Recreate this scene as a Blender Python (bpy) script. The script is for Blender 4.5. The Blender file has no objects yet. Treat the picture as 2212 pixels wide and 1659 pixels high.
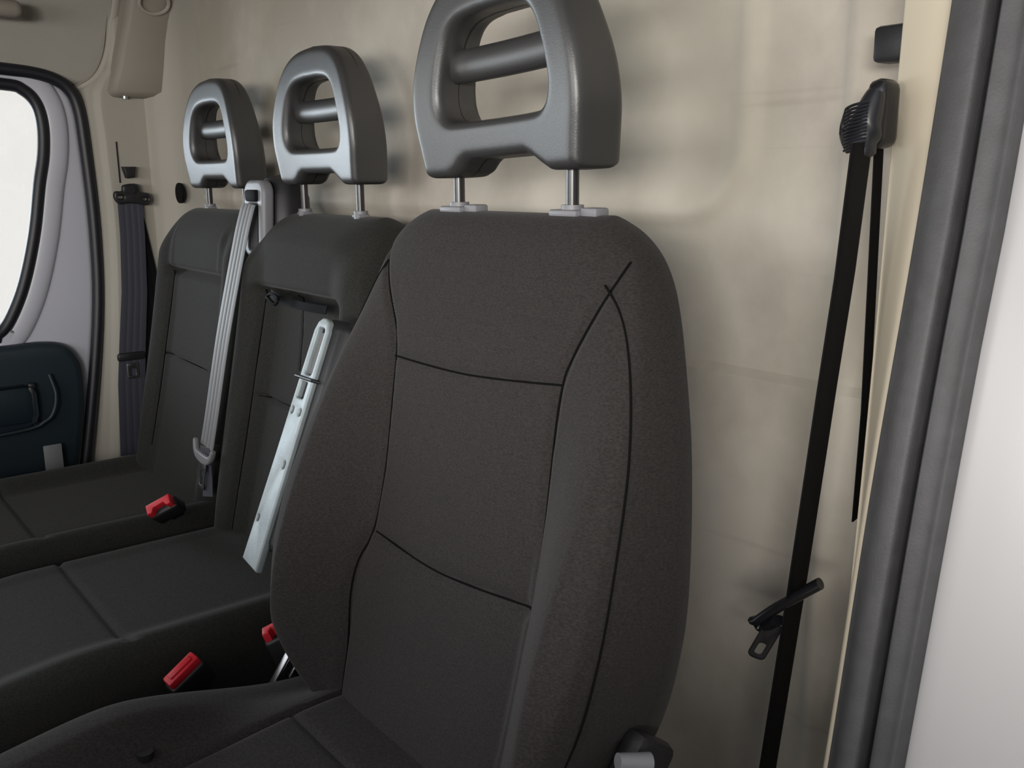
import bpy, bmesh, math, random
from mathutils import Vector, Matrix
random.seed(7)
sc = bpy.context.scene
COL = sc.collection

# ------------------------------------------------------------------ camera
CAM = Vector((1.2575, -0.544, 1.097))
YAW, PIT, ROL = math.radians(51.53), math.radians(12.37), math.radians(-0.52)
fw = Vector((-math.sin(YAW)*math.cos(PIT), math.cos(YAW)*math.cos(PIT), -math.sin(PIT)))
rt = Vector((math.cos(YAW), math.sin(YAW), 0)); up = rt.cross(fw)
rt, up = math.cos(ROL)*rt + math.sin(ROL)*up, -math.sin(ROL)*rt + math.cos(ROL)*up
cd = bpy.data.cameras.new('camera'); co = bpy.data.objects.new('camera', cd); COL.objects.link(co)
cd.sensor_fit = 'HORIZONTAL'; cd.sensor_width = 36; cd.lens = 36*2036.6/2212; cd.clip_start = .02
m = Matrix((rt, up, -fw)).transposed().to_4x4(); m.translation = CAM
co.matrix_world = m
sc.camera = co

# ------------------------------------------------------------------ light
w = bpy.data.worlds.new('sky'); sc.world = w; w.use_nodes = True
nt = w.node_tree; nt.nodes.clear()
out = nt.nodes.new('ShaderNodeOutputWorld'); bg = nt.nodes.new('ShaderNodeBackground')
tc = nt.nodes.new('ShaderNodeTexCoord'); sp = nt.nodes.new('ShaderNodeSeparateXYZ')
nt.links.new(tc.outputs['Generated'], sp.inputs[0])
def wramp(src, lo, hi, p0, c0, p1, c1):
    mr = nt.nodes.new('ShaderNodeMapRange'); mr.inputs[1].default_value = lo; mr.inputs[2].default_value = hi
    cr = nt.nodes.new('ShaderNodeValToRGB'); e = cr.color_ramp.elements
    e[0].position = p0; e[0].color = c0; e[1].position = p1; e[1].color = c1
    nt.links.new(sp.outputs[src], mr.inputs[0]); nt.links.new(mr.outputs[0], cr.inputs[0]); return cr
up_ = wramp('Z', -1, 1, .48, (.07, .067, .062, 1), .58, (.66, .68, .70, 1))       # shaded yard below, cloudy sky above
lf_ = wramp('X', -1, 1, .12, (1, 1, 1, 1), .35, (0, 0, 0, 1))                    # brightness added beyond the passenger side, for the white window and reflections
mxw = nt.nodes.new('ShaderNodeMixRGB'); mxw.inputs[2].default_value = (1.9, 1.9, 1.87, 1)
rt_ = wramp('X', -1, 1, .62, (1, 1, 1, 1), .85, (.60, .59, .57, 1))               # the camera side is shaded
mulw = nt.nodes.new('ShaderNodeMixRGB'); mulw.blend_type = 'MULTIPLY'; mulw.inputs[0].default_value = 1
nt.links.new(up_.outputs[0], mulw.inputs[1]); nt.links.new(rt_.outputs[0], mulw.inputs[2])
nt.links.new(lf_.outputs[0], mxw.inputs[0]); nt.links.new(mulw.outputs[0], mxw.inputs[1])
nt.links.new(mxw.outputs[0], bg.inputs[0]); bg.inputs[1].default_value = 1.55
nt.links.new(bg.outputs[0], out.inputs[0])

def area(name, loc, target, sx, sy, power, col):
    l = bpy.data.lights.new(name, 'AREA'); l.shape = 'RECTANGLE'; l.size = sx; l.size_y = sy
    l.energy = power; l.color = col
    o = bpy.data.objects.new(name, l); COL.objects.link(o); o.location = loc
    o.rotation_euler = (Vector(target)-Vector(loc)).to_track_quat('-Z', 'Y').to_euler()
    return o
# daylight through the windscreen and through the passenger window
area('windscreen_daylight', (.75, -2.3, 1.28), (.5, .2, 1.05), 1.3, .5, 20, (1, .975, .94))
area('open_door_daylight', (2.15, -1.80, 1.22), (.7, .2, 1.0), .9, .26, 47, (1, .96, .90))
area('side_window_daylight', (-2.2, -.82, 1.08), (.5, 0, 1.0), .9, .45, 64, (.76, .89, 1))
sc.view_settings.view_transform = 'Standard'; sc.view_settings.look = 'None'
sc.view_settings.exposure = 0.0; sc.view_settings.gamma = 1; sc.view_settings.use_curve_mapping = False

# ------------------------------------------------------------------ materials
def mat(name, col, rough=.6, metal=0, spec=.5, noise=0, nscale=8, bump=0, bscale=200, sheen=0, col2=None, coat=0, detail=3):
    mt = bpy.data.materials.new(name); mt.use_nodes = True
    n = mt.node_tree.nodes; l = mt.node_tree.links; b = n['Principled BSDF']
    b.inputs['Base Color'].default_value = (*col, 1); b.inputs['Roughness'].default_value = rough
    b.inputs['Metallic'].default_value = metal; b.inputs['Specular IOR Level'].default_value = spec
    if sheen: b.inputs['Sheen Weight'].default_value = sheen; b.inputs['Sheen Roughness'].default_value = .5
    if coat: b.inputs['Coat Weight'].default_value = coat; b.inputs['Coat Roughness'].default_value = .3
    tcn = n.new('ShaderNodeTexCoord')
    if col2:
        t = n.new('ShaderNodeTexNoise'); t.inputs['Scale'].default_value = nscale; t.inputs['Detail'].default_value = detail
        l.new(tcn.outputs['Object'], t.inputs['Vector'])
        r = n.new('ShaderNodeValToRGB'); r.color_ramp.elements[0].position = .35; r.color_ramp.elements[1].position = .65
        r.color_ramp.elements[0].color = (*col, 1); r.color_ramp.elements[1].color = (*col2, 1)
        l.new(t.outputs['Fac'], r.inputs[0]); l.new(r.outputs[0], b.inputs['Base Color'])
    if bump:
        t2 = n.new('ShaderNodeTexNoise'); t2.inputs['Scale'].default_value = bscale; t2.inputs['Detail'].default_value = 2
        l.new(tcn.outputs['Object'], t2.inputs['Vector'])
        bp = n.new('ShaderNodeBump'); bp.inputs['Strength'].default_value = bump; bp.inputs['Distance'].default_value = .001
        l.new(t2.outputs['Fac'], bp.inputs['Height']); l.new(bp.outputs[0], b.inputs['Normal'])
    return mt

def fabric(name, c1, c2):
    """woven upholstery: short horizontal threads in two close tones, fine bump"""
    mt = mat(name, c1, rough=.85, spec=.2, sheen=.06)
    n = mt.node_tree.nodes; l = mt.node_tree.links; b = n['Principled BSDF']
    tcn = n.new('ShaderNodeTexCoord'); mp = n.new('ShaderNodeMapping'); mp.inputs['Scale'].default_value = (330, 330, 900)
    t = n.new('ShaderNodeTexNoise'); t.inputs['Scale'].default_value = 1; t.inputs['Detail'].default_value = 2
    l.new(tcn.outputs['Object'], mp.inputs[0]); l.new(mp.outputs[0], t.inputs['Vector'])
    r = n.new('ShaderNodeValToRGB'); r.color_ramp.elements[0].position = .35; r.color_ramp.elements[1].position = .68
    r.color_ramp.elements[0].color = (*c1, 1); r.color_ramp.elements[1].color = (*c2, 1)
    l.new(t.outputs['Fac'], r.inputs[0]); l.new(r.outputs[0], b.inputs['Base Color'])
    bp = n.new('ShaderNodeBump'); bp.inputs['Strength'].default_value = .3; bp.inputs['Distance'].default_value = .0006
    l.new(t.outputs['Fac'], bp.inputs['Height']); l.new(bp.outputs[0], b.inputs['Normal'])
    return mt

M = dict(
    fab=fabric('black_woven_fabric', (.0185, .0162, .0156), (.033, .0284, .0270)),
    fab2=fabric('dark_bench_fabric', (.0155, .0158, .0142), (.027, .0270, .0242)),
    plastic=mat('grey_head_restraint_plastic', (.032, .0315, .032), rough=.42, spec=1.0, bump=.12, bscale=900),
    thread=mat('black_matt_thread', (.006, .006, .006), rough=1, spec=.05),
    black=mat('black_plastic', (.012, .012, .014), rough=.45, bump=.1, bscale=700),
    blackgloss=mat('black_smooth_plastic', (.010, .010, .012), rough=.28),
    door=mat('blue_black_door_plastic', (.010, .020, .028), rough=.5, bump=.2, bscale=600),
    steel=mat('brushed_steel', (.42, .43, .45), rough=.3, metal=1),
    darksteel=mat('dark_steel_rod', (.020, .019, .020), rough=.3, spec=.7),
    bracket=mat('worn_silver_grey_plate', (.28, .32, .34), rough=.5, metal=.25, col2=(.34, .385, .405), nscale=40, bump=.2, bscale=500),
    greyplastic=mat('mid_grey_plastic', (.20, .20, .215), rough=.45, bump=.15, bscale=800),
    web=mat('blue_black_belt_webbing', (.035, .038, .055), rough=.6, sheen=.3),
    weblit=mat('lit_belt_webbing', (.12, .12, .125), rough=.5, sheen=.4),  # lighter grey carries the light falling on the middle belt
    webblack=mat('black_belt_webbing', (.004, .004, .005), rough=.75, spec=.15),
    wrapweb=mat('dark_navy_webbing', (.010, .011, .015), rough=.4, spec=.6),
    red=mat('red_button', (.62, .02, .035), rough=.4, spec=.5),
    trim=mat('beige_trim_plastic', (.36, .335, .29), rough=.6, bump=.15, bscale=500),
    trimdark=mat('taupe_cover_plastic', (.27, .245, .21), rough=.6, bump=.15, bscale=500),
    headliner=mat('grey_beige_header_trim', (.33, .318, .285), rough=.75, col2=(.36, .343, .307), nscale=5, bump=.2, bscale=400),
    cream=mat('cream_pillar_paint', (.66, .58, .45), rough=.5, bump=.05, bscale=60),
    rubber=mat('dark_rubber_seal', (.068, .067, .069), rough=.55, spec=.35, col2=(.080, .079, .082), nscale=60, bump=.3, bscale=500),
    rubberblack=mat('black_rubber', (.010, .011, .016), rough=.45),
    white=mat('white_body_paint', (.50, .485, .49), rough=.3, coat=.4),
    lilac=mat('silver_grey_door_paint', (.50, .505, .57), rough=.35, coat=.3),
    floor=mat('black_cab_floor_mat', (.012, .012, .012), rough=.8, bump=.5, bscale=90),
)
# bulkhead: worn beige hardboard, mottled, with brush marks and scuffs
def wall_material():
    mt = mat('worn_beige_bulkhead_board', (.4, .36, .3), rough=.62, spec=.35)
    n = mt.node_tree.nodes; l = mt.node_tree.links; b = n['Principled BSDF']
    tcn = n.new('ShaderNodeTexCoord')
    a = n.new('ShaderNodeTexNoise'); a.inputs['Scale'].default_value = 5.5; a.inputs['Detail'].default_value = 6; a.inputs['Roughness'].default_value = .6
    l.new(tcn.outputs['Object'], a.inputs['Vector'])
    r = n.new('ShaderNodeValToRGB'); e = r.color_ramp.elements
    e[0].position = .38; e[0].color = (.385, .345, .295, 1); e[1].position = .62; e[1].color = (.51, .465, .405, 1)
    l.new(a.outputs['Fac'], r.inputs[0])
    g = n.new('ShaderNodeTexNoise'); g.inputs['Scale'].default_value = 3.1; g.inputs['Detail'].default_value = 2
    mp0 = n.new('ShaderNodeMapping'); mp0.inputs['Location'].default_value = (4, 2, 7)
    l.new(tcn.outputs['Object'], mp0.inputs[0]); l.new(mp0.outputs[0], g.inputs['Vector'])
    r2 = n.new('ShaderNodeValToRGB'); e = r2.color_ramp.elements
    e[0].position = .42; e[0].color = (0, 0, 0, 1); e[1].position = .62; e[1].color = (.5, .5, .5, 1)
    l.new(g.outputs['Fac'], r2.inputs[0])
    mx = n.new('ShaderNodeMixRGB'); mx.inputs[2].default_value = (.40, .375, .30, 1)
    l.new(r2.outputs[0], mx.inputs[0]); l.new(r.outputs[0], mx.inputs[1])
    # long thin scuffs running across
    s = n.new('ShaderNodeTexNoise'); s.inputs['Scale'].default_value = 1; s.inputs['Detail'].default_value = 1
    mp = n.new('ShaderNodeMapping'); mp.inputs['Scale'].default_value = (3.5, 3.5, 60)
    l.new(tcn.outputs['Object'], mp.inputs[0]); l.new(mp.outputs[0], s.inputs['Vector'])
    r3 = n.new('ShaderNodeValToRGB'); e = r3.color_ramp.elements
    e[0].position = .70; e[0].color = (0, 0, 0, 1); e[1].position = .78; e[1].color = (.22, .22, .22, 1)
    l.new(s.outputs['Fac'], r3.inputs[0])
    mx2 = n.new('ShaderNodeMixRGB'); mx2.inputs[2].default_value = (.25, .22, .18, 1)
    l.new(r3.outputs[0], mx2.inputs[0]); l.new(mx.outputs[0], mx2.inputs[1]); l.new(mx2.outputs[0], b.inputs['Base Color'])
    bp = n.new('ShaderNodeBump'); bp.inputs['Strength'].default_value = .25; bp.inputs['Distance'].default_value = .002
    l.new(a.outputs['Fac'], bp.inputs['Height']); l.new(bp.outputs[0], b.inputs['Normal'])
    return mt
M['wall'] = wall_material()
def glass_material():
    mt = bpy.data.materials.new('tinted_window_glass'); mt.use_nodes = True
    n = mt.node_tree.nodes; l = mt.node_tree.links; n.clear()
    o = n.new('ShaderNodeOutputMaterial'); t = n.new('ShaderNodeBsdfTransparent'); t.inputs[0].default_value = (.55, .546, .54, 1)
    g = n.new('ShaderNodeBsdfGlossy'); g.inputs['Roughness'].default_value = .03; g.inputs[0].default_value = (.9, .9, .9, 1)
    x = n.new('ShaderNodeMixShader'); x.inputs[0].default_value = .04
    l.new(t.outputs[0], x.inputs[1]); l.new(g.outputs[0], x.inputs[2]); l.new(x.outputs[0], o.inputs[0])
    return mt
M['glass'] = glass_material()

# ------------------------------------------------------------------ helpers
def org(p):
    o = Vector((0, 0, 0))
    while p is not None: o += p.location; p = p.parent
    return o
def obj(name, vf, mt, parent=None, smooth=True, origin=None, sharp=None, label=None):
    """vf = (verts in world coordinates, faces); one mesh object"""
    vs, fs = vf
    o0 = org(parent) if parent is not None else Vector(origin or (0, 0, 0))
    me = bpy.data.meshes.new(name)
    me.from_pydata([tuple(Vector(v)-o0) for v in vs], [], fs); me.validate()
    bm = bmesh.new(); bm.from_mesh(me); bmesh.ops.recalc_face_normals(bm, faces=bm.faces); bm.to_mesh(me); bm.free()
    if smooth:
        me.polygons.foreach_set('use_smooth', [True]*len(me.polygons))
        me.set_sharp_from_angle(angle=math.radians(sharp or 40))
    me.materials.append(M[mt])
    o = bpy.data.objects.new(name, me); COL.objects.link(o)
    if parent is not None: o.parent = parent
    else: o.location = o0
    if label: o['label'] = label
    return o
def thing(name, label, cat, loc, group=None):
    o = bpy.data.objects.new(name, None); COL.objects.link(o); o.location = loc; o.empty_display_size = .05
    o['label'] = label; o['category'] = cat
    if group: o['group'] = group
    return o
def tag(o, label, cat, group=None):
    o['label'] = label; o['category'] = cat
    if group: o['group'] = group
    return o
def struct(o, label=None):
    o['kind'] = 'structure'
    if label: o['label'] = label
    return o
def join(*parts):
    V, Fs = [], []
    for v, f in parts:
        k = len(V); V += list(v); Fs += [tuple(i+k for i in q) for q in f]
    return V, Fs
def box(c, s, bev=0, axes=None, seg=2):
    """rounded box about c with full sizes s; axes = three unit vectors"""
    bm = bmesh.new(); bmesh.ops.create_cube(bm, size=1)
    for v in bm.verts: v.co = Vector((v.co.x*s[0], v.co.y*s[1], v.co.z*s[2]))
    if bev: bmesh.ops.bevel(bm, geom=bm.edges[:], offset=bev, segments=seg, profile=.5, affect='EDGES')
    ax = axes or (Vector((1, 0, 0)), Vector((0, 1, 0)), Vector((0, 0, 1)))
    vs = [Vector(c)+ax[0]*v.co.x+ax[1]*v.co.y+ax[2]*v.co.z for v in bm.verts]
    fs = [tuple(v.index for v in f.verts) for f in bm.faces]; bm.free()
    return vs, fs
def frame(d, ref=(0, 0, 1)):
    """axes with Z along d"""
    d = Vector(d).normalized(); x = Vector(ref).cross(d)
    if x.length < 1e-4: x = Vector((1, 0, 0)).cross(d)
    x.normalize(); return x, d.cross(x), d
def tube(path, r, n=12, closed=False, flat=1.0, ref=(0, 0, 1)):
    P = [Vector(p) for p in path]; vs = []; k = len(P)
    R = r if isinstance(r, (list, tuple)) else [r]*k
    for i, p in enumerate(P):
        a = P[(i-1) % k] if (closed or i > 0) else p; b = P[(i+1) % k] if (closed or i < k-1) else p
        x, y, _ = frame(b-a, ref)
        for j in range(n):
            t = 2*math.pi*j/n; vs.append(p + x*(R[i]*math.cos(t)) + y*(R[i]*flat*math.sin(t)))
    fs = []
    for i in range(k if closed else k-1):
        for j in range(n):
            a, b = i*n+j, i*n+(j+1) % n; c, d = ((i+1) % k)*n+(j+1) % n, ((i+1) % k)*n+j
            fs.append((a, b, c, d))
    if not closed: fs += [tuple(range(n))[::-1], tuple(range((k-1)*n, k*n))]
    return vs, fs
def cr_spline(P, n=8, closed=False):
    """Catmull-Rom through points"""
    P = [Vector(p) for p in P]; k = len(P); out = []
    for i in range(k if closed else k-1):
        p0 = P[(i-1) % k] if (closed or i > 0) else P[0]; p1 = P[i]; p2 = P[(i+1) % k]
        p3 = P[(i+2) % k] if (closed or i+2 < k) else P[-1]
        for j in range(n):
            t = j/n
            out.append(.5*((2*p1)+(p2-p0)*t+(2*p0-5*p1+4*p2-p3)*t*t+(3*p1-p0-3*p2+p3)*t**3))
    if not closed: out.append(P[-1])
    return out
def ribbon(path, width, wdirs, th=.0014, ridges=True, sub=1, nw=24):
    """belt webbing: flat strip with thickness; two woven ridges"""
    P = [Vector(p) for p in path]; k = len(P); vs = []
    for i, p in enumerate(P):
        W = width[i] if isinstance(width, list) else width
        wd = Vector(wdirs[i] if isinstance(wdirs, list) else wdirs)
        tg = (P[min(i+1, k-1)]-P[max(i-1, 0)]).normalized()
        wd = (wd - tg*wd.dot(tg)).normalized(); nn = tg.cross(wd)
        for side in (1, -1):
            for j in range(nw+1):
                u = (j/nw-.5)*side
                h = th*.5*(1-(2*abs(u))**8*.6)
                if ridges:
                    for q in (-.24, 0, .24): h -= .0009*math.exp(-((u-q)/.035)**2)
                vs.append(p+wd*(u*W)+nn*(h*side))
    n = 2*(nw+1); fs = []
    for i in range(k-1):
        for j in range(n):
            fs.append((i*n+j, i*n+(j+1) % n, (i+1)*n+(j+1) % n, (i+1)*n+j))
    fs += [tuple(range(n))[::-1], tuple(range((k-1)*n, k*n))]
    return vs, fs
def extrude_poly(pts2, holes, origin, ax, ay, az, depth, bevel=.003, res=2, offset=0):
    """2-D outline with holes extruded along az with rounded edges (through a curve object)"""
    cu = bpy.data.curves.new('tmp', 'CURVE'); cu.dimensions = '2D'; cu.fill_mode = 'BOTH'
    cu.extrude = max(depth/2-bevel, 1e-5); cu.bevel_depth = bevel; cu.bevel_resolution = res; cu.offset = -bevel
    for ring in [pts2]+list(holes):
        s = cu.splines.new('POLY'); s.points.add(len(ring)-1); s.use_cyclic_u = True
        for q, p in zip(s.points, ring): q.co = (p[0], p[1], 0, 1)
    o = bpy.data.objects.new('tmp', cu); COL.objects.link(o)
    dg = bpy.context.evaluated_depsgraph_get(); me = bpy.data.meshes.new_from_object(o.evaluated_get(dg))
    bm = bmesh.new(); bm.from_mesh(me); bmesh.ops.remove_doubles(bm, verts=bm.verts, dist=1e-6)
    bm.verts.index_update()
    O = Vector(origin); vs = [O+ax*v.co.x+ay*v.co.y+az*v.co.z for v in bm.verts]
    fs = [tuple(v.index for v in f.verts) for f in bm.faces]; bm.free()
    bpy.data.objects.remove(o); bpy.data.curves.remove(cu); bpy.data.meshes.remove(me)
    return vs, fs
def remesh(vf, size, smooth=4):
    '''even, softened skin of a closed shape'''
    me = bpy.data.meshes.new('tmp'); me.from_pydata([tuple(v) for v in vf[0]], [], vf[1]); me.validate()
    bm = bmesh.new(); bm.from_mesh(me); bmesh.ops.remove_doubles(bm, verts=bm.verts, dist=1e-6); bmesh.ops.recalc_face_normals(bm, faces=bm.faces); bm.to_mesh(me); bm.free()
    o = bpy.data.objects.new('tmp', me); COL.objects.link(o)
    m_ = o.modifiers.new('r', 'REMESH'); m_.mode = 'VOXEL'; m_.voxel_size = size
    if smooth: k_ = o.modifiers.new('s', 'SMOOTH'); k_.factor = .5; k_.iterations = smooth
    dg = bpy.context.evaluated_depsgraph_get(); me2 = bpy.data.meshes.new_from_object(o.evaluated_get(dg))
    r_ = ([v.co.copy() for v in me2.vertices], [tuple(p.vertices) for p in me2.polygons])
    bpy.data.objects.remove(o); bpy.data.meshes.remove(me); bpy.data.meshes.remove(me2)
    return r_
def rrect(w, h, r, n=6, cx=0, cy=0):
    o = []
    for (sx, sy, a) in ((1, -1, -90), (1, 1, 0), (-1, 1, 90), (-1, -1, 180)):
        for i in range(n+1):
            t = math.radians(a+90*i/n)
            o.append((cx+sx*(w/2-r)+r*math.cos(t), cy+sy*(h/2-r)+r*math.sin(t)))
    return o
def lerp(tab, z):
    """smooth interpolation in a table of (z, value), z ascending"""
    if z <= tab[0][0]: return tab[0][1]
    if z >= tab[-1][0]: return tab[-1][1]
    for i in range(len(tab)-1):
        if z <= tab[i+1][0]:
            (z1, a), (z2, b) = tab[i], tab[i+1]; h = z2-z1
            z0, c0 = tab[i-1] if i else (z1-h, a-(b-a)); z3, c3 = tab[i+2] if i+2 < len(tab) else (z2+h, b+(b-a))
            m1 = (b-c0)/(z2-z0)*h; m2 = (c3-a)/(z3-z1)*h; t = (z-z1)/h
            return (2*t**3-3*t*t+1)*a+(t**3-2*t*t+t)*m1+(-2*t**3+3*t*t)*b+(t**3-t*t)*m2
def segd(px, py, poly):
    """distance from a point to a polyline"""
    d = 1e9
    for (ax, ay), (bx, by) in zip(poly, poly[1:]):
        dx, dy = bx-ax, by-ay; t = max(0, min(1, ((px-ax)*dx+(py-ay)*dy)/(dx*dx+dy*dy+1e-12)))
        d = min(d, math.hypot(px-ax-dx*t, py-ay-dy*t))
    return d
def sstep(a, b, x):
    t = max(0, min(1, (x-a)/(b-a))); return t*t*(3-2*t)

# ------------------------------------------------------------------ seat backs and cushions
def back_shape(cx, zt, zb, W, YF, YB, top_r, bol, seams, extra=None, nz=150, nu=170, pf=4.0, zc=None):
    """upholstered back. W: half width by height, YF / YB: front and rear y by height,
    bol(x, z): how far the bolsters stand forward, seams: (polyline in x-z, depth, width)"""
    vs = []; rows = []
    H = zt-zb
    for i in range(nz+1):
        s = i/nz
        z = zb+H*(1-(1-s)**1.7*1.0) if s > 0 else zb
        rows.append(z)
    nb = nu//2
    for z in rows:
        tt = max(0, (z-(zt-top_r))/top_r) if top_r else 0
        sh = max(0.0, 1-tt**2.6)**(1/2.6)           # thickness closes over the top
        w = lerp(W, z); yf = lerp(YF, z); yb = lerp(YB, z); ym = (yf+yb)/2; df = (ym-yf)*sh; db = (yb-ym)*sh
        for j in range(nu):                          # front, left to right
            u = -1+2*j/(nu-1); u = math.sin(u*math.pi/2)*.35+u*.65
            a = max(0.0, 1-abs(u)**pf)**(1/pf)
            x = cx+u*w
            f = df*a
            k = min(1, a*1.6)*min(1, sh*1.5)
            f += bol(x-cx, z)*k
            g = 0
            for poly, dep, wid in seams:
                d = segd(x-cx, z, poly)
                if d < 4*wid: g = max(g, dep*math.exp(-(d/wid)**2))
            f -= g*k
            if extra: f += extra(x-cx, z)*k
            vs.append((x, ym-f, z))
        for j in range(nb):                          # back, right to left
            u = 1-2*(j+.5)/nb
            a = max(0.0, 1-abs(u)**pf)**(1/pf)
            vs.append((cx+u*w, ym+db*a, z))
    n = nu+nb; fs = []
    for i in range(nz):
        for j in range(n):
            fs.append((i*n+j, i*n+(j+1) % n, (i+1)*n+(j+1) % n, (i+1)*n+j))
    fs += [tuple(range(n))[::-1], tuple(range(nz*n, (nz+1)*n))]
    return vs, fs
def seam_lines(cx, W, YF, YB, bol, seams, parent, r=.0011, extra=None, pf=4.0):
    '''dark stitching lying in the grooves of a back'''
    for poly, dep, wid in seams:
        n = 10 if len(poly) > 3 else 14
        P = [(p.x, p.y) for p in cr_spline([(a, b, 0) for a, b in poly], n)]
        pts = []
        for x, z in P:
            w = lerp(W, z); yf = lerp(YF, z); yb = lerp(YB, z); ym = (yf+yb)/2; u = min(.999, abs(x)/w); a = (1-u**pf)**(1/pf)
            f = (ym-yf)*a+bol(x, z)*min(1, a*1.6)-dep*min(1, a*1.6)+(extra(x, z) if extra else 0)
            pts.append((cx+x, ym-f-r*.2-.0009, z))
        obj('seam', tube(pts, r, 6), 'thread', parent)
def cushion_shape(x0, x1, y0, y1, zb, top, seams, nx=110, ny=110, r=.05, p=3.2, xs=None):
    """seat cushion: plan rounded rectangle, top(x, y) height, closes down to zb round the rim"""
    cx, cy, hx, hy = (x0+x1)/2, (y0+y1)/2, (x1-x0)/2, (y1-y0)/2
    vs = []; idx = {}
    def sq(i, n):
        u = -1+2*i/n; return math.sin(u*math.pi/2)*.55+u*.45
    for i in range(nx+1):
        for j in range(ny+1):
            u, v = sq(i, nx), sq(j, ny)
            x, y = cx+u*hx, cy+v*hy
            ex = max(0, abs(u)*hx-(hx-r))/r; ey = max(0, abs(v)*hy-(hy-r))/r
            q = min(1, (ex**2.2+ey**2.2)**(1/2.2))
            if ex > 0 and ey > 0:                    # round the plan corners
                m_ = max(ex, ey); l_ = math.hypot(ex, ey); k = m_/l_
                x = cx+math.copysign(hx-r+r*ex*k, u); y = cy+math.copysign(hy-r+r*ey*k, v); q = m_
            edge = (1-q**p)**(1/p) if q < 1 else 0
            t = top(x, y); g = 0
            for poly, dep, wid in seams:
                d = segd(x, y, poly)
                if d < 4*wid: g = max(g, dep*math.exp(-(d/wid)**2))
            z = t-g-r*(1-edge)
            idx[i, j] = len(vs); vs.append((x, y, z))
    fs = [(idx[i, j], idx[i+1, j], idx[i+1, j+1], idx[i, j+1]) for i in range(nx) for j in range(ny)]
    rim = [(i, 0) for i in range(nx)]+[(nx, j) for j in range(ny)]+[(i, ny) for i in range(nx, 0, -1)]+[(0, j) for j in range(ny, 0, -1)]
    lo = []
    for q in rim: v = vs[idx[q]]; lo.append(len(vs)); vs.append((v[0], v[1], zb))
    k = len(rim)
    for a in range(k): fs.append((idx[rim[a]], idx[rim[(a+1) % k]], lo[(a+1) % k], lo[a]))
    fs.append(tuple(lo))
    return vs, fs

# ---- head restraint: one moulded plastic frame with an opening and a crossbar
HEAD_OUT = [(-.113, -.003), (-.117, .02), (-.122, .052), (-.1195, .085), (-.109, .117), (-.094, .146), (-.073, .167), (-.044, .179), (0, .183)]
HOLE = [(-.0, .044), (-.055, .0445), (-.070, .047), (-.078, .056), (-.080, .072), (-.073, .100), (-.062, .123), (-.045, .135), (-.018, .139)]
def head_restraint(cx, y0, z0, parent, posts_to, roll=0.0, sc_=1.0):
    half = cr_spline([(x, z, 0) for x, z in HEAD_OUT], 6)
    outl = [(p.x, p.y) for p in half]; outl += [(-x, z) for x, z in outl[::-1][1:]]
    # underside with the notch between the posts
    bot = [(.106, -.006), (.074, -.006), (.062, .000), (.052, .006), (.043, .010), (-.043, .010), (-.052, .006), (-.062, -.002), (-.074, -.006), (-.106, -.006)]
    outl = outl+bot
    hh = [(p.x, p.y) for p in cr_spline([(x, z, 0) for x, z in HOLE], 6)]
    hole = hh+[(-x, z) for x, z in hh[::-1]]
    seen = []; [seen.append(q) for q in hole if not any(math.hypot(q[0]-s[0], q[1]-s[1]) < 1e-4 for s in seen)]
    X, Y, Z = Vector((1, 0, 0)), Vector((0, 0, 1)), Vector((0, -1, 0))
    vs, fs = extrude_poly(outl, [seen], (0, 0, 0), X, Y, Z, .058, bevel=.009, res=4)
    vs, fs = remesh((vs, fs), .0022, 6)
    cr_, sr_ = math.cos(roll), math.sin(roll)
    def place(x, y, h): return Vector((cx+.005+sc_*(x*cr_-h*sr_), y0+y*sc_, z0+sc_*(x*sr_+h*cr_)))
    out_ = []
    for v in vs:
        h = v.z; d = v.y
        thick = lerp([(-.01, 1.0), (.04, 1.0), (.10, .9), (.16, .72), (.185, .6)], h)
        y = d if d < 0 else d*(1-1.35*(1-thick))
        if d < 0: y += .006*(1-(v.x/.12)**2)        # the face is a little hollow
        y += -.005*math.sin(max(0, h)/.183*math.pi) - h*.012
        out_.append(place(v.x, y, h))
    o = obj('headrest', (out_, fs), 'plastic', parent, sharp=50)
    pts = []
    for i in range(15):
        t = -1+i/7; pts.append(place(t*.078, -.006+.001*(1-t*t), .0970+.001*t*t))
    obj('crossbar', tube(pts, .0158*sc_, 20, flat=.70, ref=(0, 1, 0)), 'plastic', o)
    for s in (-1, 1):
        x = cx+s*.085*sc_
        obj('headrest_post', tube([(x, y0+.0, posts_to-.03), (x, y0+.0, z0+.010+s*.085*sr_)], .0058, 16), 'darksteel', o)
    return o
def collar(x, y, z, parent, big=True):
    v = join(box((x, y, z-.001), (.036, .026, .006) if big else (.022, .018, .005), .002), tube([(x, y, z-.012), (x, y, z+.006)], .010, 16))
    if big: v = join(v, box((x+.028, y, z), (.020, .016, .008), .002))
    obj('post_collar', v, 'greyplastic', parent)

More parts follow.
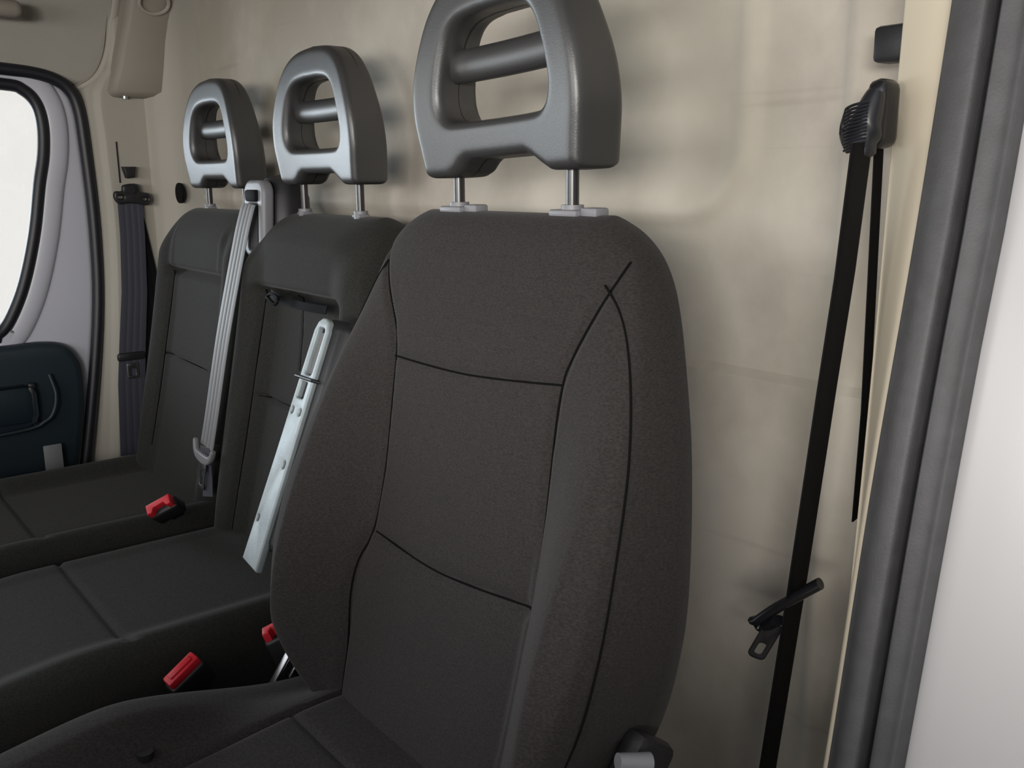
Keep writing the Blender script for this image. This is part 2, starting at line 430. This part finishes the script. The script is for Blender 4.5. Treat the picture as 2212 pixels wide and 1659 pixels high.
# ------------------------------------------------------------------ driver seat
DX = .55
drv = thing('driver_seat', 'large black fabric driver seat nearest the camera with tall headrest on two posts', 'car seat', (DX, 0, .05))
Wd = [(.46, .110), (.52, .155), (.58, .198), (.65, .236), (.73, .252), (.80, .250), (.88, .236), (.95, .215), (1.0, .197), (1.03, .180), (1.05, .160), (1.065, .135)]
YFd = [(.46, -.150), (.55, -.128), (.65, -.098), (.75, -.072), (.85, -.052), (.95, -.034), (1.0, -.026), (1.065, -.012)]
YBd = [(.46, .010), (.6, .012), (.8, .024), (1.0, .058), (1.065, .056)]
def bol_d(x, z):
    t_ = max(0, min(1, (abs(x)-.132)/.080)); a = .72*t_+.28*t_*t_*(3-2*t_); h = sstep(1.06, .68, z)
    return .070*a*h
SEAM_Z = [(1.03, .176), (1.015, .172), (.985, .158), (.95, .140), (.925, .132), (.87, .132), (.80, .140), (.74, .148), (.66, .150), (.60, .144), (.50, .138)]
SEAM_L = [(1.03, .176), (1.015, .172), (.985, .156), (.95, .136), (.925, .128), (.87, .124), (.80, .120), (.74, .124), (.70, .138), (.66, .140), (.60, .132), (.50, .122)]
seams_d = [([(-x, z) for z, x in SEAM_L], .005, .0045), ([(x, z) for z, x in SEAM_Z], .005, .0045)]
seams_d += [([(-.128, .916), (0, .916), (.132, .927)], .004, .0045), ([(-.121, .732), (0, .726), (.148, .740)], .006, .006)]
bk = obj('backrest', back_shape(DX, 1.065, .46, Wd, YFd, YBd, .045, bol_d, seams_d), 'fab', drv)
seam_lines(DX, Wd, YFd, YBd, bol_d, seams_d, bk, .0010)
head_restraint(DX, .020, 1.106, drv, 1.05, roll=.035)
for s in (-1, 1): collar(DX+s*.085, .020, 1.067, drv)
for s in (-1, 1):                                   # piping where the bolster meets the side panel
    pp = []
    for z, a in [(1.012, .82), (.995, .74), (.97, .66), (.93, .58), (.88, .54), (.82, .52), (.75, .50), (.68, .49), (.6, .48), (.5, .48)]:
        w_ = lerp(Wd, z); x = w_*(1-a**4)**.25
        yf, yb = lerp(YFd, z), lerp(YBd, z); ym = (yf+yb)/2
        f = (ym-yf)*a+bol_d(x, z)*min(1, a*1.6); pp.append((DX+s*(x+.0006), ym-f, z))
    obj('seam_piping', tube(cr_spline(pp, 5), .0010, 6), 'thread', bk)
def top_d(x, y):
    u = abs(x-DX)
    k = sstep(.125, .20, u)
    return .545+.016*sstep(-.34, -.13, y)*(1-k)+.035*k*(1-.6*sstep(-.36, -.10, y))-.03*sstep(.30, .56, -y)-.024*k*sstep(-.34, -.10, y)
obj('seat_cushion', cushion_shape(DX-.25, DX+.25, -.60, -.06, .36, top_d, [([(DX-.13, -.6), (DX-.125, -.1)], .006, .004), ([(DX+.13, -.6), (DX+.125, -.1)], .006, .004), ([(DX-.125, -.178), (DX+.125, -.178)], .005, .004)]), 'fab', drv)
obj('seat_base', join(box((DX, -.28, .30), (.40, .42, .14), .02), box((DX, -.28, .14), (.44, .40, .18), .02)), 'black', drv)

# armrest folded up beside the backrest
ad = Vector((0, .108, .262)).normalized(); ax_ = Vector((1, 0, 0)); an = ax_.cross(ad)     # an points to the front and down
ac = Vector((.252, -.077, .793))
arm = obj('armrest', box(ac+Vector((.014, .030, 0)), (.064, .062, .285), .014, (ax_, Vector((0, ad.z, -ad.y)), ad), 3), 'black', drv)
fr_n = Vector((0, -ad.z, ad.y))
pl_o = ac+fr_n*.004
plate = [(-.0195, -.150), (.0215, -.155), (.0195, -.02), (.0175, .135), (.013, .146), (.004, .151), (-.004, .151), (-.012, .146), (-.0165, .135), (-.0175, -.02)]
holes = [rrect(.017, .058, .005, 4, .001, .110), rrect(.016, .020, .002, 3, -.001, .062), rrect(.006, .008, .0028, 4, -.009, .036), rrect(.006, .008, .0028, 4, .010, .036), rrect(.006, .009, .0028, 4, .011, -.028), rrect(.006, .008, .0028, 4, -.011, -.098)]
obj('cover_plate', extrude_poly(plate, holes, pl_o, ax_, ad, fr_n, .010, .0022, 2), 'bracket', arm)
obj('belt_loop', box(pl_o+ad*.108-fr_n*.002, (.014, .003, .052), .001, (ax_, Vector((0, ad.z, -ad.y)), ad)), 'weblit', arm)
obj('strap_band', tube([pl_o+ad*.076+ax_*q+fr_n*(.007 if abs(q) < .03 else -.02) for q in (-.022, -.018, 0, .018, .03, .05)], .0022, 8), 'black', arm)
# recliner at the door side, low on the backrest
rc = obj('recliner_bracket', box((.802, -.060, .640), (.022, .050, .060), .008, (Vector((1, 0, 0)), Vector((0, .8, -.6)), Vector((0, .6, .8)))), 'black', drv)
obj('lever', join(tube([(.812, -.092, .668), (.822, -.068, .662)], [.0065, .008], 16), box((.819, -.082, .640), (.007, .014, .034), .003)), 'greyplastic', rc)
# hinge steelwork between cushion and backrest
obj('hinge_plate', join(box((.290, -.127, .534), (.010, .004, .048), .001, frame((.05, .55, .8), (0, 1, 0))), box((.301, -.114, .536), (.005, .003, .030), .001, frame((.05, .55, .8), (0, 1, 0))), box((.309, -.106, .528), (.008, .005, .006), .002)), 'steel', drv)
obj('cushion_button', tube([(.398, -.318, .550), (.398, -.318, .5585)], .008, 14), 'black', drv)

# ------------------------------------------------------------------ double passenger bench
bench = thing('passenger_bench', 'dark double passenger bench with two backrests and two headrests', 'car seat', (-.21, 0, .05))
def bench_back(cx, mid):
    W = [(.50, .175), (.58, .192), (.68, .203), (.78, .205), (.88, .200), (.95, .193), (1.0, .180), (1.03, .160), (1.045, .135)]
    YF = [(.50, -.022), (.6, .003), (.7, .028), (.8, .050), (.9, .068), (1.0, .082), (1.045, .090)]
    YB = [(.50, .12), (.7, .135), (.9, .158), (1.0, .178), (1.045, .174)]
    def bol(x, z): return (.034 if mid else .026)*sstep(.10, .165, abs(x))*(1-sstep(.96, 1.04, z))
    if mid:      # the middle back: a head pad stands over a fold-down lower panel
        def pad(x, z): return .020*(1-sstep(.10, .165, abs(x)))*sstep(.925, .945, z)*(1-sstep(1.0, 1.045, z)) - .006*(1-sstep(.10, .12, abs(x)))*(1-sstep(.925, .93, z))
        S = [([(-.118, .925), (.118, .925)], .030, .009), ([(-.125, .93), (-.13, .80), (-.13, .55)], .008, .004), ([(.125, .93), (.13, .80), (.13, .55)], .008, .004),
             ([(-.12, .765), (.12, .760)], .007, .004), ([(-.02, .93), (-.012, .88), (-.008, .82)], .003, .002)]
    else:
        def pad(x, z): return .010*(1-sstep(.11, .135, abs(x)))*sstep(.925, .945, z)*(1-sstep(.99, 1.03, z))
        S = [([(-.125, .932), (.125, .932)], .018, .007), ([(-.120, .932), (-.125, .80), (-.125, .6)], .005, .0035),
             ([(.120, .932), (.125, .80), (.125, .6)], .005, .0035), ([(-.125, .775), (.125, .768)], .006, .0035)]
    o = obj('backrest', back_shape(cx, 1.045, .50, W, YF, YB, .045, bol, S, pad), 'fab2', bench)
    seam_lines(cx, W, YF, YB, bol, S[1:], o, .0011, pad)
    return o
bench_back(-.42, False); mb = bench_back(0, True)
for cx, y, z in ((0, .122, 1.095), (-.430, .140, 1.088)):
    head_restraint(cx, y, z, bench, 1.03)
    for s in (-1, 1): collar(cx+s*.085, y, 1.047, bench, False)
# pull strap that folds the middle back down
obj('pull_strap', join(ribbon(cr_spline([(-.085, .058, .930), (-.045, .046, .928), (.0, .046, .924), (.05, .046, .923), (.10, .054, .922)], 8), .012, (0, .3, 1), ridges=False),
    tube(cr_spline([(-.055, .038, .928), (-.035, .030, .928), (-.012, .030, .921), (-.010, .034, .930), (-.035, .036, .934)], 6, True), .0025, 8, True)), 'webblack', mb)
# belt guide tower between the two backs
TX, TY = -.170, .098
tw = obj('belt_guide', tube([(TX, .125, .90), (TX, .125, 1.0), (TX, .128, 1.07), (TX, .132, 1.090), (TX, .136, 1.097)], [.046, .046, .044, .036, .016], 20, flat=.9, ref=(0, 1, 0)), 'black', bench)
bz = extrude_poly(rrect(.074, .120, .020), [rrect(.032, .070, .006, cy=-.012)], (TX, TY-.014, 1.036), Vector((1, 0, 0)), Vector((0, .06, 1)).normalized(), Vector((0, -1, .06)).normalized(), .020, .006, 3)
obj('bezel', bz, 'greyplastic', tw)
obj('slot', box((TX, TY-.020, 1.0725), (.040, .016, .018), .004), 'webblack', tw)
def top_b(cx):
    def f(x, y):
        u = abs(x-cx); base = .552 if cx < -.1 else .553
        return base+(.006 if (cx > -.1 and x < cx) else .020)*sstep(.12, .185, u)-.02*sstep(.3, .5, -y)
    return f
for cx in (-.42, 0):
    obj('seat_cushion', cushion_shape(cx-(.209 if cx < -.1 else .180), cx+.209, -.55, .04, .38, top_b(cx), [([(cx-.18, -.262), (cx+.18, -.262)], .005, .0035)]), 'fab2', bench)
obj('rear_valance', box((-.21, .03, .56), (.80, .03, .05), .012), 'black', bench)
obj('seat_base', box((-.21, -.25, .215), (.78, .44, .33), .02), 'black', bench)

# ------------------------------------------------------------------ shell
WY = .22
def grid_xz(x0, x1, z0, z1, nx, nz, f):
    vs = [(x0+(x1-x0)*i/nx, f(x0+(x1-x0)*i/nx, z0+(z1-z0)*j/nz), z0+(z1-z0)*j/nz) for i in range(nx+1) for j in range(nz+1)]
    fs = [(i*(nz+1)+j, (i+1)*(nz+1)+j, (i+1)*(nz+1)+j+1, i*(nz+1)+j+1) for i in range(nx) for j in range(nz)]
    return vs, fs
def wall_y(x, z):
    # pressed field with a raised rim, rounded lower corner, then a vertical rib by the pillar
    y = WY
    qx = x-.655+max(0, 1.12-z)*.5; 
    d = math.hypot(max(0, x-.58), max(0, 1.14-z))-.085 if (x > .58 and z < 1.14) else max(x-.665, 1.055-z)
    if z > .9: y += .008*sstep(-.012, .012, d) - .006*math.exp(-(d/.011)**2)
    y -= .009*math.exp(-((x-.775)/.010)**2)
    return y
struct(obj('wall_rear', join(grid_xz(-.90, .875, .05, 1.62, 240, 200, wall_y), box((-.0125, WY+.03, .83), (1.77, .02, 1.56))), 'wall'), 'worn beige bulkhead panel behind the seats')
struct(obj('floor', box((0, -.42, .03), (1.86, 1.5, .04)), 'floor', smooth=False), 'dark cab floor')
struct(obj('ceiling', box((0, -.36, 1.60), (1.9, 1.2, .04)), 'headliner', smooth=False), 'grey beige headlining')
struct(obj('front_light_block', box((0, -1.16, .48), (1.86, .03, .90), .01), 'black'), 'unseen dark panel added below the windscreen to block low daylight')  # out of view, added to keep low daylight off the cushions

struct(obj('header_light_block', box((0, -.93, 1.50), (1.9, .07, .16), .02), 'headliner'), 'unseen header added above the windscreen to shade the upper wall')  # out of view, added to stop high light reaching the upper wall
struct(obj('rail_light_block', box((.94, -.44, 1.52), (.05, .96, .14), .02), 'headliner'), 'unseen rail added above the driver door to block high light')  # out of view, added to hold back door light from above
def sweep(secs, close=False, thick=0):
    '''skin through cross sections (lists of 3-D points of equal length)'''
    n = len(secs[0]); vs = [p for c in secs for p in c]; fs = []
    for i in range(len(secs)-1):
        for j in range(n if close else n-1):
            fs.append((i*n+j, i*n+(j+1) % n, (i+1)*n+(j+1) % n, (i+1)*n+j))
    if close: fs += [tuple(range(n))[::-1], tuple(range((len(secs)-1)*n, len(secs)*n))]
    return vs, fs
def path2(P, n=6): return [(p.x, p.y) for p in cr_spline([(a, b, 0) for a, b in P], n)]

# ---- right side: cream pillar cover, rubber door seal, white body
By = [(.05, -.05), (.3, -.01), (.648, .05), (.87, .083), (1.056, .116), (1.216, .140), (1.40, .165), (1.6, .19)]
Dy = [(.05, -.08), (.3, -.03), (.684, .042), (.98, .095), (1.058, .112), (1.157, .128), (1.4, .165), (1.6, .195)]
ZS = [.05+1.55*i/40 for i in range(41)]
secs = []
for z in ZS:
    b = lerp(By, z); a = lerp([(.05, .09), (.54, .143), (.844, .163), (1.2, .174), (1.6, .19)], z)
    p = path2([(.858, .235), (.848, a+.02), (.8435, a+.004), (.8445, a-.002), (.850, a-.006), (.872, (a+b)/2), (.890, b+.010), (.900, b+.004)], 5)
    p += [(.905, b+.03), (.905, .30), (.87, .30)]
    secs.append([(x, y, z) for x, y in p])
tb = struct(obj('trim_4', sweep(secs, True), 'cream', sharp=50), 'cream pillar cover behind the driver belt')
secs = []
for z in ZS:
    b = lerp(By, z); d = lerp(Dy, z); c = (b+d)/2-.004
    p = path2([(.898, b+.012), (.8985, b+.001), (.903, b-.003), (.915, c-.003), (.9265, c-.003), (.9290, c+.004)], 4)
    p += [(.9295, c+.024), (.9355, c+.024)]
    p += path2([(.9365, c+.003), (.9395, c-.004), (.950, d-.002), (.957, d-.003), (.9605, d+.004)], 4)
    p += [(.961, d+.03), (.90, b+.05)]
    secs.append([(x, y, z) for x, y in p])
struct(obj('trim_5', sweep(secs, True), 'rubber', sharp=35), 'dark ribbed rubber seal along the driver door opening')
secs = []
for z in ZS:
    d = lerp(Dy, z)
    p = [(.955, d+.012), (.962, d+.006), (.975, d+.004), (1.005, d+.003), (1.03, d+.003), (1.05, d+.003), (1.07, d+.004), (1.12, d+.02), (1.16, d+.06), (1.16, d+.20), (.955, d+.20)]
    secs.append([(x, y, z) for x, y in p])
struct(obj('wall_right', sweep(secs, True), 'white', sharp=40), 'white painted body side beside the door seal')

# ---- left side: pillar cover with recessed belt channel, overhead box, header trim
LP = [(-.906, .012), (-.902, .026), (-.893, .038), (-.884, .045), (-.874, .051), (-.868, .060), (-.866, .072), (-.866, .140), (-.864, .150), (-.850, .160), (-.842, .168), (-.826, .190), (-.800, .206), (-.765, .214), (-.72, .2215)]
ly = [(.05, -.10), (.49, -.045), (.79, -.012), (.99, .002), (1.18, .0), (1.285, .0), (1.33, .035), (1.6, .05)]
secs = []
for i in range(61):
    z = .05+1.5*i/60; o = lerp(ly, z); p = []
    for k, (x, y) in enumerate(path2(LP, 4)):
        f = 1-sstep(.04, .15, y); p.append((x, y+o*f, z))
    p += [(-.72, .26, z), (-.93, .26, z), (-.93, p[0][1]+.03, z)]
    secs.append(p)
struct(obj('trim_1', sweep(secs, True), 'trim', sharp=60), 'beige pillar cover with the passenger belt')
# overhead box on the pillar
pb = []
for z, x, y0, y1 in [(1.266, -.870, .075, .180), (1.271, -.846, .070, .188), (1.280, -.836, .066, .192), (1.32, -.832, .078, .196), (1.38, -.826, .092, .203), (1.42, -.818, .102, .212), (1.46, -.805, .108, .230), (1.52, -.790, .110, .26)]:
    y0 += .013; y1 = min(y1+.013, .222)
    pb.append([(-.90, y0-.008, z), (x-.020, y0-.003, z), (x-.006, y0, z), (x, y0+.010, z), (x, y1-.012, z), (x-.006, y1-.002, z), (x-.02, y1, z), (-.90, y1, z)])
t2 = struct(obj('trim_2', sweep(pb, True), 'trimdark', sharp=50), 'taupe overhead cover on the pillar')
for y in (.107, .177):
    obj('screw', tube([(-.856, y, 1.2645), (-.856, y, 1.270)], .0065, 14), 'steel', t2)
obj('cap_ring', tube([(-.800+.012*math.sin(a), .165+.030*math.cos(a), 1.452+.020*math.sin(a)) for a in [2*math.pi*k/24 for k in range(24)]], .004, 8, True), 'trim', t2)
# header trim over the passenger door with the flange that sweeps down to the pillar
hs = []
for i in range(31):
    y = -1.0+1.098*i/30
    zb = 1.322+.02*sstep(-.2, -.8, y)
    zb -= .020*sstep(-.06, .03, y)
    hs.append([(-.93, y, zb-.012), (-.900, y, zb-.010), (-.892, y, zb+.002), (-.887, y, zb+.05), (-.872, y, 1.42), (-.848, y, 1.48), (-.80, y, 1.55), (-.78, y, 1.60), (-.93, y, 1.60)])
struct(obj('trim_3', sweep(hs, True), 'headliner', sharp=60), 'grey beige header panel over the passenger door')
# cream flange with a seam between header and pillar
fl = [(.108, 1.56), (.100, 1.46), (.094, 1.42), (.086, 1.37), (.074, 1.335), (.058, 1.310), (.036, 1.294), (.012, 1.284), (-.02, 1.280)]
fl = path2(fl, 5)
def fx(z): return lerp([(1.275, -.925), (1.295, -.898), (1.32, -.888), (1.42, -.876), (1.48, -.851), (1.56, -.79)], z)
struct(obj('trim_6', tube([(fx(z)-.004, y+.008, z) for y, z in fl], .0125, 12), 'trim'), 'rounded beige flange edge')
struct(obj('trim_7', tube([(fx(z)+.0035, y-.006, z) for y, z in fl], .0018, 8), 'trimdark'), 'shut line of the header panel')

# ---- passenger door
OUT = [(-.95, .10), (-.95, .75), (-.78, 1.30), (-.72, 1.335), (-.30, 1.325), (-.115, 1.314), (-.060, 1.309), (-.024, 1.300), (.002, 1.282), (.017, 1.250), (.023, 1.184), (.026, .991), (.012, .793), (-.043, .488), (-.10, .25), (-.14, .10)]
WIN = [(-.80, .785), (-.70, 1.20), (-.66, 1.27), (-.60, 1.288), (-.30, 1.290), (-.118, 1.287), (-.078, 1.277), (-.056, 1.250), (-.049, 1.207), (-.054, 1.15), (-.068, 1.09), (-.086, 1.00), (-.108, .921), (-.130, .862), (-.158, .81), (-.18, .790), (-.21, .780), (-.5, .775)]
dr = bpy.data.objects.new('door_1', None); COL.objects.link(dr); dr.location = (-.92, -.45, .10); struct(dr, 'passenger door with its window')
Yv, Zv, Xv = Vector((0, 1, 0)), Vector((0, 0, 1)), Vector((1, 0, 0))
o_s = [(p.x, p.y) for p in cr_spline([(a, b, 0) for a, b in OUT], 5, True)]
w_s = [(p.x, p.y) for p in cr_spline([(a, b, 0) for a, b in WIN], 5, True)]
obj('door_frame', extrude_poly(o_s, [w_s], (-.925, 0, 0), Yv, Zv, Xv, .050, .014, 5), 'lilac', dr, sharp=60)
obj('window_seal', tube([(-.899, y, z) for y, z in w_s], .0125, 12, True, ref=(1, 0, 0)), 'rubberblack', dr)
ws_c = []
for q in range(0, len(w_s)):
    (ya, za), (yb, zb_) = w_s[q-1], w_s[(q+1) % len(w_s)]; ll = math.hypot(yb-ya, zb_-za); ny, nz_ = -(zb_-za)/ll, (yb-ya)/ll
    ws_c.append((-.902, w_s[q][0]+ny*.026, w_s[q][1]+nz_*.026))
obj('window_surround', tube(ws_c, .0235, 16, True, flat=.45, ref=(1, 0, 0)), 'lilac', dr)
obj('window_pane', extrude_poly(w_s, [], (-.915, 0, 0), Yv, Zv, Xv, .004, .001, 1), 'glass', dr)
DP = [(-.95, .12), (-.95, .74), (-.6, .765), (-.18, .768), (-.10, .768), (-.060, .758), (-.038, .73), (-.030, .69), (-.036, .60), (-.060, .48), (-.10, .30), (-.15, .12)]
dp_s = [(p.x, p.y) for p in cr_spline([(a, b, 0) for a, b in DP], 5, True)]
dp = obj('door_panel', extrude_poly(dp_s, [], (-.888, 0, 0), Yv, Zv, Xv, .044, .016, 4), 'door', dr, sharp=60)
obj('armrest_pull', join(tube(cr_spline([(-.860, -.099, .702), (-.852, -.092, .66), (-.850, -.100, .625), (-.852, -.118, .606), (-.855, -.17, .592), (-.855, -.4, .585)], 6), .0045, 10), box((-.858, -.26, .645), (.018, .26, .085), .02)), 'door', dp)
obj('grip_bar', box((-.860, -.135, .640), (.012, .016, .10), .005), 'black', dp)
obj('storage_pocket', box((-.858, -.40, .40), (.03, .52, .20), .02), 'door', dp)
obj('pocket_strap', box((-.846, -.112, .50), (.006, .036, .11), .002), 'greyplastic', dp)
struct(obj('trim_8', tube([(-.893, y+.004, z+.001) for y, z in o_s if z > .11 and not (y < -.9)], .0125, 12, ref=(1, 0, 0)), 'rubberblack'), 'black rubber seal round the passenger door opening')
gh = struct(obj('trim_9', join(box((-.80, -.15, 1.415), (.03, .13, .032), .014, seg=3), box((-.83, -.098, 1.415), (.06, .026, .026), .010)), 'trimdark'), 'taupe grab handle at the roof edge')
# unseen driver door, swung fully open, added so its panel shades the low wall
d2 = bpy.data.objects.new('unseen_door', None); COL.objects.link(d2); d2.location = (.98, -1.02, .10); struct(d2, 'unseen open driver door added to cut low daylight')
D2 = [(.96, .10), (.96, 1.34), (1.35, 1.42), (1.92, 1.40), (2.02, 1.30), (2.05, .99), (1.98, .30), (1.90, .10)]
W2 = [(1.04, 1.02), (1.04, 1.27), (1.36, 1.355), (1.86, 1.345), (1.94, 1.27), (1.97, 1.02)]
obj('door_frame', extrude_poly(D2, [W2], (0, -1.05, 0), Xv, Zv, Vector((0, -1, 0)), .06, .012, 3), 'white', d2, sharp=50)
obj('door_panel', join(box((1.48, -1.005, .58), (.90, .04, .74), .02), box((1.45, -.975, .70), (.50, .05, .07), .02)), 'door', d2)
# grommet in the bulkhead
tag(obj('wall_grommet', tube([(-.808, .191, 1.070), (-.808, .186, 1.070)], .0215, 24), 'webblack'), 'black oval plug in the bulkhead beside the passenger pillar', 'plug')

# ------------------------------------------------------------------ seat belts
def belt(name, label, loc): return thing(name, label, 'seat belt', loc, 'three-point seat belts')
# passenger belt on the pillar
pbx = -.852
b1 = belt('seat_belt', 'blue-black seat belt hanging on the passenger side pillar', (pbx, .09, .5))
obj('webbing', ribbon([(pbx, .096, 1.055), (pbx+.002, .094, .98), (pbx+.001, .087, .86), (pbx, .072, .74), (pbx, .063, .66), (pbx, .054, .50)], [.052, .052, .054, .056, .058, .060], (0, 1, 0), .002), 'web', b1)
obj('rear_webbing', ribbon([(pbx-.008, .105, 1.05), (pbx-.008, .118, .90), (pbx-.008, .122, .80), (pbx-.008, .104, .66), (pbx-.008, .084, .50)], [.030, .046, .062, .064, .066], (0, 1, 0), .002), 'webblack', b1)
gd = [(-.037, 0), (-.034, .013), (-.020, .014), (-.016, .026), (.012, .028), (.018, .012), (.034, .008), (.039, -.006), (.030, -.017), (.012, -.014), (-.012, -.012), (-.028, -.013)]
gd_s = [(p.x, p.y) for p in cr_spline([(a, b, 0) for a, b in gd], 4, True)]
g = obj('belt_guide', extrude_poly(gd_s, [rrect(.012, .006, .0025, 3, -.024, .001), rrect(.012, .006, .0025, 3, .026, -.004)], (pbx+.004, .099, 1.062), Vector((0, 1, 0)), Zv, Xv, .014, .004, 2), 'black', b1)
obj('anchor_bolt', tube([(pbx+.006, .096, 1.078), (pbx+.016, .096, 1.078)], .009, 14), 'black', g)
obj('height_adjuster', join(extrude_poly([(-.013, .012), (.014, .012), (.010, -.010), (-.007, -.012)], [], (pbx-.004, .100, 1.114), Vector((0, 1, 0)), Zv, Xv, .018, .003, 2), box((pbx-.013, .083, 1.135), (.002, .0025, .085))), 'black', b1)
obj('stop_button', box((pbx+.004, .066, .722), (.010, .058, .018), .005), 'black', b1)
obj('tongue', extrude_poly(rrect(.024, .034, .004), [rrect(.012, .016, .002, 3, 0, -.003)], (pbx+.004, .067, .690), Vector((0, 1, 0)), Zv, Xv, .0025, .0008, 1), 'steel', b1)

# middle belt from the guide tower
b2 = belt('seat_belt', 'seat belt painted in a brightly lit grey with metal tongue running down between the bench backrests', (-.20, .02, .55))
mw = [(TX, TY-.029, 1.060), (TX-.001, TY-.034, 1.046), (-.176, .052, 1.00), (-.188, .020, .86), (-.202, -.006, .72), (-.210, -.014, .672)]
obj('webbing', ribbon(cr_spline(mw, 8), .043, (1, .10, 0), .002), 'weblit', b2)
obj('lower_webbing', ribbon([(-.212, -.016, .672), (-.212, -.016, .62), (-.206, -.020, .590)], .026, (1, .25, 0), .002), 'web', b2)
tg = Vector((-.210, -.020, .662)); tz = Vector((.16, .12, 1)).normalized(); tx = Vector((1, .1, 0)); tx = (tx-tz*tx.dot(tz)).normalized(); tn = tz.cross(tx)
ut = [(-.033, .015), (-.028, .016), (-.023, .004), (-.012, .001), (.012, .001), (.023, .004), (.028, .016), (.033, .014), (.030, .000), (.020, -.012), (0, -.016), (-.020, -.012), (-.030, .0)]
tn = -tn if tn.y > 0 else tn
tt = obj('tongue', extrude_poly([(p.x, p.y) for p in cr_spline([(a, b, 0) for a, b in ut], 3, True)], [], tg, tx, tz, tn, .010, .003, 2), 'greyplastic', b2, label='light grey belt tongue grip')
obj('tongue_plate', extrude_poly(rrect(.022, .048, .005), [rrect(.0105, .024, .003, 3, 0, -.004)], tg-tz*.038-tn*.001, tx, tz, tn, .0026, .0008, 1), 'steel', tt)

# driver belt on the right pillar
b3 = belt('seat_belt', 'black seat belt hanging beside the cream pillar behind the driver seat', (.82, .13, .5))
wd = (-.22, .97, 0)
obj('webbing', ribbon([(.852, .115, 1.120), (.843, .118, 1.02), (.834, .118, .93), (.8275, .118, .86), (.817, .118, .75), (.8015, .118, .60), (.790, .118, .49)], .043, wd, .003, ridges=False), 'webblack', b3)
obj('rear_webbing', ribbon([(.8315, .172, 1.14), (.8325, .176, 1.0), (.8325, .180, .90), (.829, .184, .80)], .022, (-.22, .97, 0), .002, ridges=False), 'webblack', b3)
cx_, cy_, cz_ = .836, .140, 1.132
gdr = obj('belt_guide', join(box((.846, .150, 1.142), (.018, .026, .052), .008, seg=3), tube(cr_spline([(.829, .130, 1.146), (.828, .126, 1.128), (.836, .124, 1.114)], 5), .0028, 8)), 'blackgloss', b3)
obj('wrapped_webbing', join(tube(cr_spline([(.851, .132, 1.158), (.848, .130, 1.146), (.8455, .128, 1.132), (.846, .126, 1.120), (.850, .126, 1.110)], 5), [.008+.006*math.sin(math.pi*i/20) for i in range(21)], 14, flat=.8),
    *[tube([(.8445-.009+.018*k/6, .1175-.004*math.sin(math.pi*k/6), 1.130+q*.0026+.004*k/6) for k in range(7)], .0011, 6) for q in range(-6, 7)]), 'wrapweb', b3)
kt = obj('tongue', join(tube(cr_spline([(.8425, .113, .763), (.826, .106, .748), (.808, .100, .731), (.795, .098, .717), (.791, .100, .713), (.798, .102, .710), (.812, .100, .722)], 5), .0080, 10, flat=.6)), 'blackgloss', b3)
ka = (Vector((.791, .1, .680))-Vector((.811, .1, .722))).normalized(); kx = ka.cross(Vector((.62, -.6, .2))).normalized(); kn = kx.cross(ka)
obj('tongue_plate', extrude_poly(rrect(.016, .044, .005), [rrect(.007, .015, .003, 3, 0, .010)], Vector((.800, .1, .698)), kx, ka, kn, .003, .001, 1), 'darksteel', kt)
# black block above the belt
tag(obj('pillar_stop', box((.834, .190, 1.198), (.036, .024, .028), .004), 'black'), 'small black plastic block sticking out of the cream pillar above the belt guide', 'stop block')

# ------------------------------------------------------------------ buckles
def buckle(label, face, ax, nrm, w_, t_, L, style):
    '''face = centre of the red end; ax = direction of the long housing (downwards); nrm = direction of the width'''
    face = Vector(face); ax = Vector(ax).normalized(); wv = Vector(nrm); wv = (wv-ax*wv.dot(ax)).normalized(); tv = ax.cross(wv)
    r = thing('belt_buckle', label, 'buckle', face+ax*L, 'red seat belt buckles')
    obj('housing', box(face+ax*(L/2+.004), (w_+.006, t_+.005, L), .005, (wv, tv, ax), 3), 'black', r)
    if style == 'slot':
        U = [(-w_/2, -t_/2), (w_/2, -t_/2), (w_/2, t_/2), (w_/2-.008, t_/2), (w_/2-.012, .001), (-w_/2+.012, .001), (-w_/2+.008, t_/2), (-w_/2, t_/2)]
        obj('release_button', extrude_poly(U, [], face, wv, tv, -ax, .016, .002, 2), 'red', r)
    else:
        obj('release_button', join(box(face, (w_, t_, .014), .003, (wv, tv, ax)), box(face-ax*.008, (w_*.72, t_*.5, .003), .001, (wv, tv, ax))), 'red', r)
    obj('strap', box(face+ax*(L+.008), (w_*.5, .006, .02), .002, (wv, tv, ax)), 'black', r)
    return r
buckle('red seat belt buckle lying between the two bench cushions at their rear', (-.170, -.108, .604), (-.35, .62, -.55), (.30, .32, .30), .042, .017, .030, 'slot')
buckle('largest red seat belt buckle, face up beside the middle cushion and driver seat', (.240, -.226, .543), (-.30, .45, -.80), (0, .72, .70), .043, .016, .040, 'solid')
buckle('red seat belt buckle half hidden behind the lower edge of the driver backrest', (.258, -.112, .566), (.15, .35, -.92), (.30, .70, .60), .040, .018, .055, 'slot')
